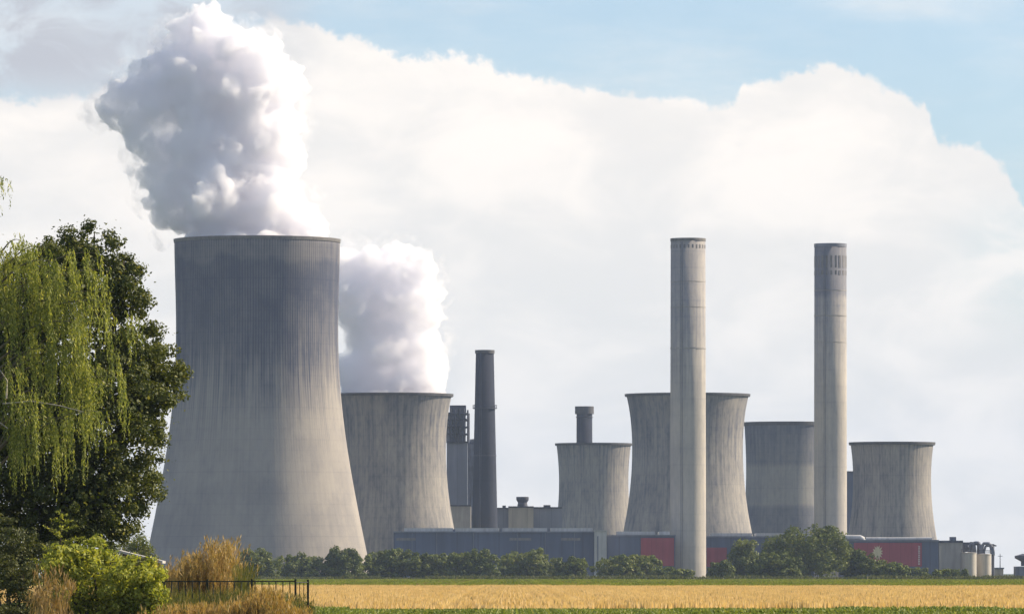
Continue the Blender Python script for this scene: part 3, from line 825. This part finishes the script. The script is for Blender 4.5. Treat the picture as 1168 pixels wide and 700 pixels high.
plume('steam_plume', lobB, DB, ZB, RB, 445.5, 0.6, 0.42, 'smaller steam plume from the second tower, beside the tallest tower', 8, ring=True,
      wisps=((450, 285, 50, 26, 0), (502, 330, 18, 50, 0), (510, 400, 12, 40, 0), (405, 285, 26, 30, 0)))

# ------------------------------------------------------------------ far trees
M['far_leaf'] = foliage('far hedge leaves', (0.038, 0.064, 0.010), (0.13, 0.158, 0.022), (0.17, 0.18, 0.045), trans=0.25, tscale=0.15)
M['far_leaf_b'] = foliage('far pale leaves', (0.06, 0.09, 0.015), (0.175, 0.20, 0.04), (0.22, 0.22, 0.07), trans=0.27, tscale=0.15)
M['far_bark'] = bark('far bark', (0.06, 0.05, 0.04), (0.10, 0.085, 0.07))

def tree(name, px0, px1, top, D, seed, mat, label, cat, group, n=None, leaf=0.42, shape=None, base=None, lobes=7, per=15):
    rng = np.random.default_rng(seed); s = S(D)
    w = (px1 - px0) * s; h = Z(top, D)
    t = empty(name, (X((px0 + px1) / 2, D), D, 0), label, cat, group)
    mains = []
    if shape:
        for (fx, fz, fr, fh) in shape: mains.append((fx * w, rng.uniform(-.1, .1) * w, fz * h, fr * w, fr * w * 0.8, fh * h))
    else:
        for k in range(lobes):
            fx = -0.36 + 0.72 * (k + 0.5) / lobes + rng.uniform(-.05, .05)
            hh = h * (1.0 - 0.9 * abs(fx) ** 1.6) * rng.uniform(0.82, 1.0)
            mains.append((fx * w, rng.uniform(-.2, .2) * w, hh * 0.54, w * rng.uniform(.13, .19), w * .2, hh * 0.46))
        mains.append((0, 0, h * 0.5, w * .36, w * .3, h * .40))
        mains.append((0, 0, h * 0.2, w * .46, w * .3, h * .20))
    mains = [(a, b, c, d, e, min(f, h * 1.0 - c)) for a, b, c, d, e, f in mains]
    r0 = max(0.6, 0.09 * h)
    bl = clumps(rng, mains, per, r0 * .8, r0 * 1.6, inner=0.72)
    bl = [b for b in bl if b[2] + b[5] < h * 1.03 and b[2] > .2]
    n = n or int(1500 + 26 * w * h)
    c, u, v = leaves_on(rng, bl, int(n * 1.4), leaf, shell=0.4, bias=1.8)
    cc, uu, vv = leaves_on(rng, [(a, b, q, d * .8, e * .8, f * .85) for a, b, q, d, e, f in mains], n // 3, leaf * 1.2, shell=0.9, bias=.8)
    c = np.concatenate([c, cc]); u = np.concatenate([u, uu]); v = np.concatenate([v, vv])
    k = c[:, 2] > 0.1
    leaf_mesh('crown', c[k], u[k], v[k], mat, t)
    g = MB(); tr = max(.12, h * .028)
    g.tube([(0, 0, -.1), (.02 * w, 0, h * .3), (0, .05, h * .62)], [tr, tr * .8, tr * .3], 7)
    for a in range(5):
        m_ = mains[int(rng.integers(len(mains)))]
        g.tube([(0, 0, h * rng.uniform(.2, .35)), (m_[0] * .5, m_[1] * .5, m_[2] * .85), (m_[0] * .9, m_[1] * .9, m_[2] + m_[5] * .4)], [tr * .6, tr * .35, tr * .1], 5)
    g.build('trunk', M['far_bark'], t)
    return t

HG = 'trees and bushes in the row before the power station'
fa, fb = M['far_leaf'], M['far_leaf_b']
rows = [
    ('tree', 262, 318, 624, 1900, fb, 'grey green bush nearest the golden grass in the far row'),
    ('tree', 316, 370, 629, 1950, fb, 'ragged grey green bush below the shaded side of the tallest tower'),
    ('tree', 371, 414, 622, 1950, fa, 'round dark bush right at the sunlit foot of the tallest tower'),
    ('tree', 409, 482, 623, 2000, fa, 'wide dark bush below the second steaming tower'),
    ('tree', 476, 514, 628, 2000, fa, 'narrow dark bush in front of the left end of the long hall'),
    ('tree', 512, 570, 624, 1980, fa, 'rounded bush in front of the hall below the dark chimney'),
    ('tree', 567, 632, 624, 2010, fb, 'paler rounded bush in front of the hall below the roof vent'),
    ('tree', 633, 671, 633, 2000, fa, 'small dark bush just left of the pale stair block'),
    ('tree', 676, 757, 630, 1990, fb, 'wide sloping bush just right of the pale stair block'),
    ('tree', 752, 772, 645, 1980, fa, 'low bush under the red end of the workshop hall'),
    ('tree', 768, 787, 648, 1960, fb, 'tiny bush at the left foot of the taller pale chimney'),
    ('tree', 808, 836, 638, 2000, fa, 'low scrubby bush right of the taller pale chimney'),
    ('tree', 1002, 1036, 640, 1940, fb, 'low pale bush under the red panel with the emblem'),
    ('tree', 1030, 1056, 646, 1960, fb, 'small light green bush under the white lettering'),
    ('tree', 1064, 1100, 648, 1960, fa, 'low bush in front of the beige block'),
]
for i, (nm, a, b, top, D, m_, lab) in enumerate(rows):
    tree('bush', a - 4, b + 4, top, D, 40 + i, m_, lab, 'bush', HG, lobes=5 if b - a < 45 else 7)
tree('tree', 831, 866, 615, 2020, 70, fb, 'slender open tree left of the big round tree', 'tree', HG, shape=[(0, .78, .34, .2), (-.1, .55, .36, .22), (.1, .5, .36, .2), (-.2, .28, .3, .25), (.2, .25, .3, .25)])
tree('tree', 864, 970, 597, 1950, 71, fa, 'big round tree, the tallest of the far row, before the right hand chimney', 'tree', HG,
     shape=[(0.06, .60, .38, .40), (-.20, .50, .24, .36), (.28, .52, .20, .38), (-.33, .30, .15, .28), (0.0, .3, .44, .29)], n=12000, per=46)
tree('tree', 850, 918, 626, 1900, 72, fa, 'dark low tree crouching at the left foot of the big round tree', 'tree', HG)
tree('tree', 950, 1012, 618, 1960, 73, fa, 'drooping tree adjoining the big round tree on its right', 'tree', HG,
     shape=[(-.25, .7, .22, .27), (0, .55, .24, .28), (.22, .4, .22, .28), (-.1, .3, .3, .28), (.34, .2, .14, .2)])
tree('tree', 136, 182, 604, 700, 74, fb, 'rounded grey green tree between the leafy tree and the golden grass', 'tree', 'small trees behind the scrub', leaf=0.13, n=4500)
tree('tree', 108, 142, 611, 760, 75, fb, 'small grey green tree peeping out under the dark crown', 'tree', 'small trees behind the scrub', leaf=0.13, n=3000)

# ------------------------------------------------------------------ near trees
M['oak_leaf'] = foliage('broad leaves', (0.034, 0.052, 0.009), (0.105, 0.122, 0.021), (0.25, 0.25, 0.08), trans=0.32, tscale=0.5)
M['willow_leaf'] = foliage('willow leaves', (0.10, 0.135, 0.024), (0.34, 0.37, 0.085), (0.50, 0.49, 0.18), trans=0.45, tscale=1.0, stretch=(1.6, 1.6, .5))
M['shrub_leaf'] = foliage('shrub leaves', (0.16, 0.20, 0.025), (0.42, 0.44, 0.08), (0.55, 0.53, 0.15), trans=0.42, tscale=0.8)
M['dark_leaf'] = foliage('dark hedge leaves', (0.045, 0.06, 0.018), (0.09, 0.10, 0.028), (0.14, 0.14, 0.05), trans=0.3, tscale=0.8)
M['bark'] = bark('brown bark', (0.05, 0.04, 0.03), (0.11, 0.09, 0.07))
M['willow_bark'] = bark('willow bark', (0.10, 0.085, 0.06), (0.20, 0.17, 0.12))
M['bare_wood'] = bark('pale bare wood', (0.26, 0.23, 0.19), (0.42, 0.38, 0.33))
GZ = 0.72                                            # height of the bank under the scrub

def broadleaf(seed=21):
    rng = np.random.default_rng(seed); D = 238.0; s = S(D)
    bx_, by_ = X(70, D), D
    t = empty('broadleaf_tree', (bx_, by_, GZ), 'dark green broadleaf tree with a dense rounded crown behind the willow', 'tree', 'large trees on the left')
    px = [(105, 305, 42, 50), (140, 330, 30, 42), (75, 300, 30, 40), (55, 340, 60, 60), (130, 400, 62, 62), (178, 428, 36, 34), (165, 470, 34, 40), (110, 470, 80, 70),
          (30, 440, 80, 90), (145, 540, 45, 48), (95, 560, 70, 55), (30, 540, 80, 80), (60, 610, 90, 40), (-30, 500, 70, 120), (-40, 400, 60, 110), (120, 588, 38, 34), (20, 380, 60, 80)]
    mains = [(X(a, D) - bx_, rng.uniform(-1.2, 1.2), Z(b, D) - GZ, rx * s, max(rx * s, 1.2), rz * s) for a, b, rx, rz in px]
    bl = []
    for m_ in mains:
        k = int(14 + 9.0 * m_[3] * m_[5])
        bl += clumps(rng, [m_], k, 0.22, 0.46, inner=0.70)
    c, u, v = leaves_on(rng, bl, 130000, 0.068, shell=0.6, bias=1.3, aspect=0.6)
    # twiggy tips past the outline
    c2, u2, v2 = leaves_on(rng, [(a, b, q, d * 1.12, e * 1.1, f * 1.10) for a, b, q, d, e, f in mains], 5000, 0.055, shell=0.12, bias=.6, aspect=.55)
    core = [(a, b, q, d * .8, e * .7, f * .8) for a, b, q, d, e, f in mains]
    c3, u3, v3 = leaves_on(rng, core, 40000, 0.10, shell=0.9, bias=.8, aspect=.6)
    leaf_mesh('crown', np.concatenate([c, c2, c3]), np.concatenate([u, u2, u3]), np.concatenate([v, v2, v3]), M['oak_leaf'], t)
    g = MB()
    g.tube([(0, 0, -.3), (.1, 0, 2.0), (.15, .1, 5.0), (.4, .1, 8.5), (.7, 0, 11.0)], [.42, .33, .26, .14, .05], 10)
    for m_ in mains:
        z0 = rng.uniform(1.8, 6.5)
        if m_[2] < z0: z0 = max(1.2, m_[2] - .8)
        g.tube([(.13, 0.05, z0), (m_[0] * .5, m_[1] * .5, (z0 + m_[2]) / 2 + .3), (m_[0], m_[1], m_[2]), (m_[0] + rng.uniform(-.3, .5), m_[1], m_[2] + m_[5] * .8)], [.13, .09, .05, .02], 6)
    g.build('trunk', M['bark'], t)
broadleaf()

def willow(seed=33):
    rng = np.random.default_rng(seed); D = 222.0; s = S(D)
    bx_, by_ = X(-20, D), D
    t = empty('weeping_willow', (bx_, by_, GZ), 'yellow green weeping willow with long hanging strands at the left edge', 'tree', 'large trees on the left')
    g = MB(); K = []
    g.tube([(0, 0, -.3), (.1, 0, 1.8), (-.05, 0, 4.0), (.2, 0, 7.0), (.1, 0, 9.6), (-.3, 0, 12.0)], [.40, .32, .27, .2, .12, .04], 10)
    # arching limbs: end points in photograph pixels, strands hang from their outer parts
    ends = [(55, 285, 4), (25, 275, 3), (95, 310, 4), (125, 345, 4), (-10, 262, 3), (110, 395, 4), (128, 420, 3), (70, 330, 6), (40, 350, 6), (90, 370, 5), (15, 330, 5), (65, 400, 6),
            (20, 420, 6), (100, 455, 4), (45, 450, 6), (-60, 280, 4), (-100, 340, 4), (-40, 330, 5), (120, 470, 3), (5, 290, 4), (0, 205, 2), (-30, 230, 3), (80, 480, 5), (25, 490, 5), (-20, 420, 6), (118, 375, 3), (132, 400, 2), (132, 335, 3), (128, 310, 2), (137, 360, 2), (134, 430, 3), (110, 290, 2), (60, 300, 5)]
    strands = []
    for (px, py, dep) in ends:
        e = np.array([X(px, D) - bx_, -rng.uniform(0.2, 1) * dep * .42, Z(py, D) - GZ])
        z0 = max(2.0, e[2] - rng.uniform(1.0, 2.6)); st = np.array([0.1, 0.0, min(z0, 11.0)])
        ctl = np.array([e[0] * .55, e[1] * .55, e[2] + rng.uniform(.1, .6)])
        P = []
        for q in np.linspace(0, 1, 9):
            P.append((1 - q) ** 2 * st + 2 * q * (1 - q) * ctl + q * q * e)
        g.tube([tuple(p) for p in P], list(np.linspace(.045, .008, 9)), 6)
        for k in range(11):                              # strands hang in bunches with dark gaps between
            q = rng.uniform(.40, 1.05)
            p = (1 - q) ** 2 * st + 2 * q * (1 - q) * ctl + q * q * e
            p = p + rng.normal(0, [.22, .35, .10])
            L0 = rng.uniform(.7, 2.6) * (1.0 if py > 250 else .3)
            for kk in range(int(rng.integers(2, 6))):
                L = L0 * rng.uniform(.6, 1.1)
                strands.append((p + rng.normal(0, [.07, .09, .08]), min(L, max(.6, p[2] - 2.2 - rng.uniform(0, 1.5)))))
    c, u, v = [], [], []
    for p, L in strands:
        n = int(L / 0.042); q = np.linspace(0, 1, n)
        sw = rng.normal(0, .10, 2); out = np.array([np.sign(p[0]) * .15, -.1])
        path = np.stack([p[0] + (sw[0] + out[0]) * np.sqrt(q) * .8 + .03 * np.sin(q * 9 + rng.uniform(0, 6)), p[1] + (sw[1] + out[1]) * np.sqrt(q) * .8, p[2] + .12 * np.sin(q * 3.1) - L * q], 1)
        d = np.stack([rng.normal(0, .45, n), rng.normal(0, .45, n), -np.ones(n)], 1); d = unit(d)
        nr = unit(rng.normal(size=(n, 3)) + np.array([.3, -.3, .1]))
        w = unit(np.cross(d, nr))
        sz = rng.uniform(.035, .085, (n, 1)); sz[-max(1, n // 8):] *= .7
        c.append(path + d * sz * .8 + rng.normal(0, .012, (n, 3))); u.append(d * sz); v.append(w * sz * .27)
    leaf_mesh('crown', np.concatenate(c), np.concatenate(u), np.concatenate(v), M['willow_leaf'], t)
    g.build('trunk', M['willow_bark'], t)
    # bare pale limbs crossing in front
    for pts in ([(8, 462), (40, 459), (72, 464), (99, 471)], [(-10, 484), (3, 482), (14, 490)], [(12, 456), (13, 436), (5, 424)]):
        MB().tube([(X(a, D) - bx_, -1.9, Z(b, D) - GZ) for a, b in pts], [.032, .028, .02, .012][:len(pts)], 6).build('dead_limb', M['bare_wood'], t)
willow()

# ------------------------------------------------------------------ scrub in the left foreground
def shrub(name, mains_px, D, seed, mat, n, leaf, label, cat, group=None, clump=(0.10, 0.22), twig='bark', aspect=.55, bias=1.0):
    rng = np.random.default_rng(seed); s = S(D)
    bx_ = X(mains_px[0][0], D)
    t = empty(name, (bx_, D, GZ), label, cat, group)
    mains = [(X(a, D) - bx_, rng.uniform(-.5, .5), Z(b, D) - GZ, rx * s, max(.5, rx * s * .8), rz * s) for a, b, rx, rz in mains_px]
    bl = []
    for m_ in mains: bl += clumps(rng, [m_], int(12 + 40 * m_[3] * m_[5]), clump[0], clump[1], inner=.65)
    c, u, v = leaves_on(rng, bl, n, leaf, shell=.85, bias=bias, aspect=aspect)
    cc, uu, vv = leaves_on(rng, [(a, b, q, d * .8, e * .8, f * .8) for a, b, q, d, e, f in mains], n // 4, leaf * 1.3, shell=.8, bias=.8)
    c = np.concatenate([c, cc]); u = np.concatenate([u, uu]); v = np.concatenate([v, vv])
    k = c[:, 2] > 0.03
    leaf_mesh('leaves', c[k], u[k], v[k], mat, t)
    g = MB()
    for m_ in mains:
        for _ in range(4):
            g.tube([(m_[0] * .4 + rng.uniform(-.1, .1), m_[1] * .5, -.1), (m_[0] * .8, m_[1] * .8, m_[2] * .6), (m_[0] + rng.uniform(-.3, .3), m_[1], m_[2] + m_[5] * rng.uniform(.5, .95))], [.03, .02, .008], 5)
    g.build('stems', M[twig], t)
    return t

shrub('shrub', [(120, 668, 45, 40), (85, 640, 28, 22), (82, 680, 22, 26), (150, 665, 42, 32), (105, 630, 22, 16), (165, 690, 30, 30), (70, 650, 22, 20), (130, 700, 50, 25), (172, 662, 20, 20)], 176.0, 51, M['shrub_leaf'], 17000, .060,
      'bright yellow green leafy shrub left of the golden grass', 'shrub', clump=(.12, .24), aspect=.5)
shrub('shrub', [(22, 672, 30, 36), (8, 660, 24, 28), (40, 690, 22, 24), (20, 705, 40, 20)], 182.0, 52, M['dark_leaf'], 10000, .035,
      'dense dark green shrub in the bottom left corner', 'shrub', clump=(.08, .16))
shrub('shrub', [(10, 640, 50, 40), (-10, 620, 40, 40), (60, 640, 40, 26), (110, 645, 30, 16), (160, 648, 26, 12)], 205.0, 53, M['dark_leaf'], 13000, .05,
      'shaded dark bush at the foot of the broadleaf tree', 'shrub', clump=(.12, .25))

def sapling():
    D = 186.0; rng = np.random.default_rng(8); s = S(D)
    t = empty('sapling', (X(68, D), D, GZ), 'feathery young sapling with tiered side sprays against the dark trees', 'sapling')
    H = Z(582, D) - GZ
    g = MB(); g.tube([(-.03, 0, -.1), (0, 0, H * .5), (.06, 0, H)], [.03, .02, .006], 6)
    c, u, v = [], [], []
    for k in range(26):
        z = H * (.42 + .56 * k / 25); L = .85 * (1 - (k / 26)) ** .8 * rng.uniform(.6, 1.1) + .10
        a = k * 2.4 if k % 2 else rng.choice([0, math.pi]) + rng.normal(0, .4)
        d = np.array([math.cos(a), math.sin(a) * .7, rng.uniform(.15, .55)])
        p0 = np.array([.05 * z / H, 0, z]); p1 = p0 + d * L * .6; p2 = p0 + d * L + np.array([0, 0, -.08 * L])
        g.tube([tuple(p0), tuple(p1), tuple(p2)], [.010, .007, .003], 4)
        n = int(18 + 60 * L)
        q = rng.random((n, 1)); P = p0 + (p2 - p0) * q
        dd = unit(d + rng.normal(0, .7, (n, 3))); w = unit(np.cross(dd, rng.normal(size=(n, 3))))
        sz = rng.uniform(.03, .06, (n, 1)) * (1.2 - .5 * q)
        c.append(P + dd * sz); u.append(dd * sz); v.append(w * sz * .3)
    leaf_mesh('sprays', np.concatenate(c), np.concatenate(u), np.concatenate(v), M['shrub_leaf'], t)
    g.build('stem', M['bark'], t)
sapling()

def grass_clump(name, spots, D, seed, mat, n, label, cat, kind=None, group=None, w=.011, plume=True, base=None):
    """tall dry grass: curved blades (chains of leaf pieces) ending in loose seed heads; spots: px, top row, spread px"""
    rng = np.random.default_rng(seed); s = S(D); c, u, v = [], [], []
    bx_ = X(spots[0][0], D)
    for i in range(n):
        px, top, sp = spots[int(rng.integers(len(spots)))]
        x = X(px + rng.normal(0, sp), D) - bx_; y = rng.normal(0, .6)
        H = (Z(top, D) - GZ) * rng.uniform(.72, 1.03); lean = rng.normal(.04, .12); ly = rng.normal(0, .12)
        seg = 5; q = np.linspace(0, 1, seg + 1)
        P = np.stack([x + lean * H * q ** 2, y + ly * H * q ** 2, H * q], 1)
        a = rng.uniform(0, math.pi); wv = np.array([math.cos(a), math.sin(a), 0]) * w
        for k in range(seg):
            c.append((P[k] + P[k + 1]) / 2); u.append((P[k + 1] - P[k]) * .56); v.append(wv * (1.15 - .15 * k))
        if plume and rng.random() < .6:
            for k in range(7):
                d = np.array([rng.normal(.1, .35), rng.normal(0, .35), 1.0]); d /= np.linalg.norm(d); L = rng.uniform(.05, .12)
                c.append(P[-1] - np.array([0, 0, rng.uniform(0, .3)]) + d * L); u.append(d * L)
                a = rng.uniform(0, math.pi); v.append(np.array([math.cos(a), math.sin(a), 0]) * w * 1.3)
    o = leaf_mesh(name, np.array(c), np.array(u), np.array(v), mat)
    o.location = (bx_, D, GZ)
    return tag(o, label, cat, group, kind)

grass_clump('dry_grass', [(228, 632, 9), (244, 622, 5), (250, 616, 3), (212, 637, 7), (257, 640, 4), (199, 648, 6), (236, 648, 14), (220, 652, 14), (262, 655, 4)], 190.0, 61, M['straw'], 1700,
            'tall golden clump of dry grass behind the dark fence', 'grass', group='clumps of tall dry grass')
grass_clump('dry_grass', [(50, 648, 4), (72, 660, 3), (44, 672, 5), (60, 682, 6), (66, 694, 9)], 174.0, 62, M['rust'], 210,
            'sparse brownish dry weeds between the two foreground shrubs', 'grass', group='clumps of tall dry grass', w=.014)
grass_clump('dry_grass', [(300, 674, 9), (312, 682, 9), (285, 686, 12), (250, 690, 18), (212, 692, 18), (335, 697, 10)], 172.0, 63, M['hay'], 1500,
            'straw coloured grass growing against the near side of the dark fence', 'grass', group='clumps of tall dry grass')
M['weed'] = foliage('green weeds', (0.07, 0.085, 0.018), (0.13, 0.13, 0.03), (0.26, 0.19, 0.06), trans=.35, tscale=1.0)
grass_clump('weeds', [(285, 672, 20), (320, 674, 16), (200, 668, 18), (240, 672, 30), (345, 684, 8), (277, 640, 3), (360, 700, 14)], 184.0, 64, M['weed'], 2200,
            'mixed green weeds tangled behind the dark fence', 'weeds', kind='stuff', plume=False, w=.014)

grass_clump('weeds', [(225, 672, 16), (262, 668, 14), (300, 670, 14), (330, 676, 9), (205, 676, 8)], 175.0, 65, M['weed'], 1100,
            'thin green weeds straggling in front of the dark fence', 'weeds', kind='stuff', plume=False, w=.012)

def fence():
    D = 178.0; s = S(D)
    x0 = X(186, D); x1 = X(337, D)
    t = empty('metal_fence', (x0, D, GZ), 'dark metal fence of uprights and rails among the dry grass', 'fence')
    top = Z(662.5, D) - GZ; L = x1 - x0
    def rail(z): return MB().box(0, L, -.012, .012, z - .016, z + .016)
    rail(top).build('rail', M['fence'], t); rail(.18).build('rail', M['fence'], t)
    n = 19; rr = random.Random(3)
    for k in range(n):
        x = L * (k + .2) / n; w = .014
        MB().box(x - w, x + w, -.026, .028, .05, top - .018).build('upright', M['fence'], t)
    for x in (0.0, L * .335, L * .67, L):
        MB().box(x - .028, x + .028, -.03, .032, -.3, top + .06).build('post', M['fence'], t)
    # return leg running away from the corner
    x2 = X(350.5, D); MB().box(x2 - x0 - .03, x2 - x0 + .03, .57, .63, -.3, top + .05).build('post', M['fence'], t)
    a = Vector((L, 0.03, 0)); b = Vector((x2 - x0, .57, 0))
    for z in (top - .03, .2):
        MB().tube([tuple(a + Vector((0, 0, z))), tuple(b + Vector((0, 0, z)))], .016, 6).build('rail', M['fence'], t)
    for k in range(1, 3):
        p = a.lerp(b, k / 3.0); MB().box(p.x - .01, p.x + .01, p.y - .01, p.y + .01, .1, top - .03).build('upright', M['fence'], t)
fence()

def shed():
    D = 330.0
    t = empty('garden_shed', (X(160, D), D, 0), 'low hut with a pale sloping roof just showing behind the bright shrub', 'shed')
    w = 40 * S(D); x0 = X(140, D) - X(160, D)
    zl, zr = Z(629, D), Z(640, D)
    g = MB(); g.add([(x0, 0, 0), (x0 + w, 0, 0), (x0 + w, 2.5, 0), (x0, 2.5, 0), (x0, 0, zl - .1), (x0 + w, 0, zr - .1), (x0 + w, 2.5, zr - .1), (x0, 2.5, zl - .1)],
                    [(0, 3, 2, 1), (4, 5, 6, 7), (0, 1, 5, 4), (1, 2, 6, 5), (2, 3, 7, 6), (3, 0, 4, 7)])
    g.build('wall', M['shed_wall'], t)
    g = MB(); e = .25; g.add([(x0 - e, -e, zl - .02), (x0 + w + e, -e, zr - .09), (x0 + w + e, 2.5 + e, zr - .09), (x0 - e, 2.5 + e, zl - .02), (x0 - e, -e, zl + .1), (x0 + w + e, -e, zr + .03), (x0 + w + e, 2.5 + e, zr + .03), (x0 - e, 2.5 + e, zl + .1)],
                             [(0, 3, 2, 1), (4, 5, 6, 7), (0, 1, 5, 4), (1, 2, 6, 5), (2, 3, 7, 6), (3, 0, 4, 7)])
    g.build('roof', M['shed_roof'], t)
shed()

# ------------------------------------------------------------------ haze
HAZE = 3.8e-5
m, t, out = new_mat('haze')
p = t.n('ShaderNodeVolumePrincipled')
p.inputs['Color'].default_value = (0.58, 0.72, 1.0, 1); p.inputs['Density'].default_value = HAZE; p.inputs['Anisotropy'].default_value = 0.1
t.t.links.new(p.outputs[0], out.inputs['Volume'])
o = MB().box(-8500, 8500, -400, 15500, -1.2, 330).build('haze', m)
tag(o, kind='stuff')
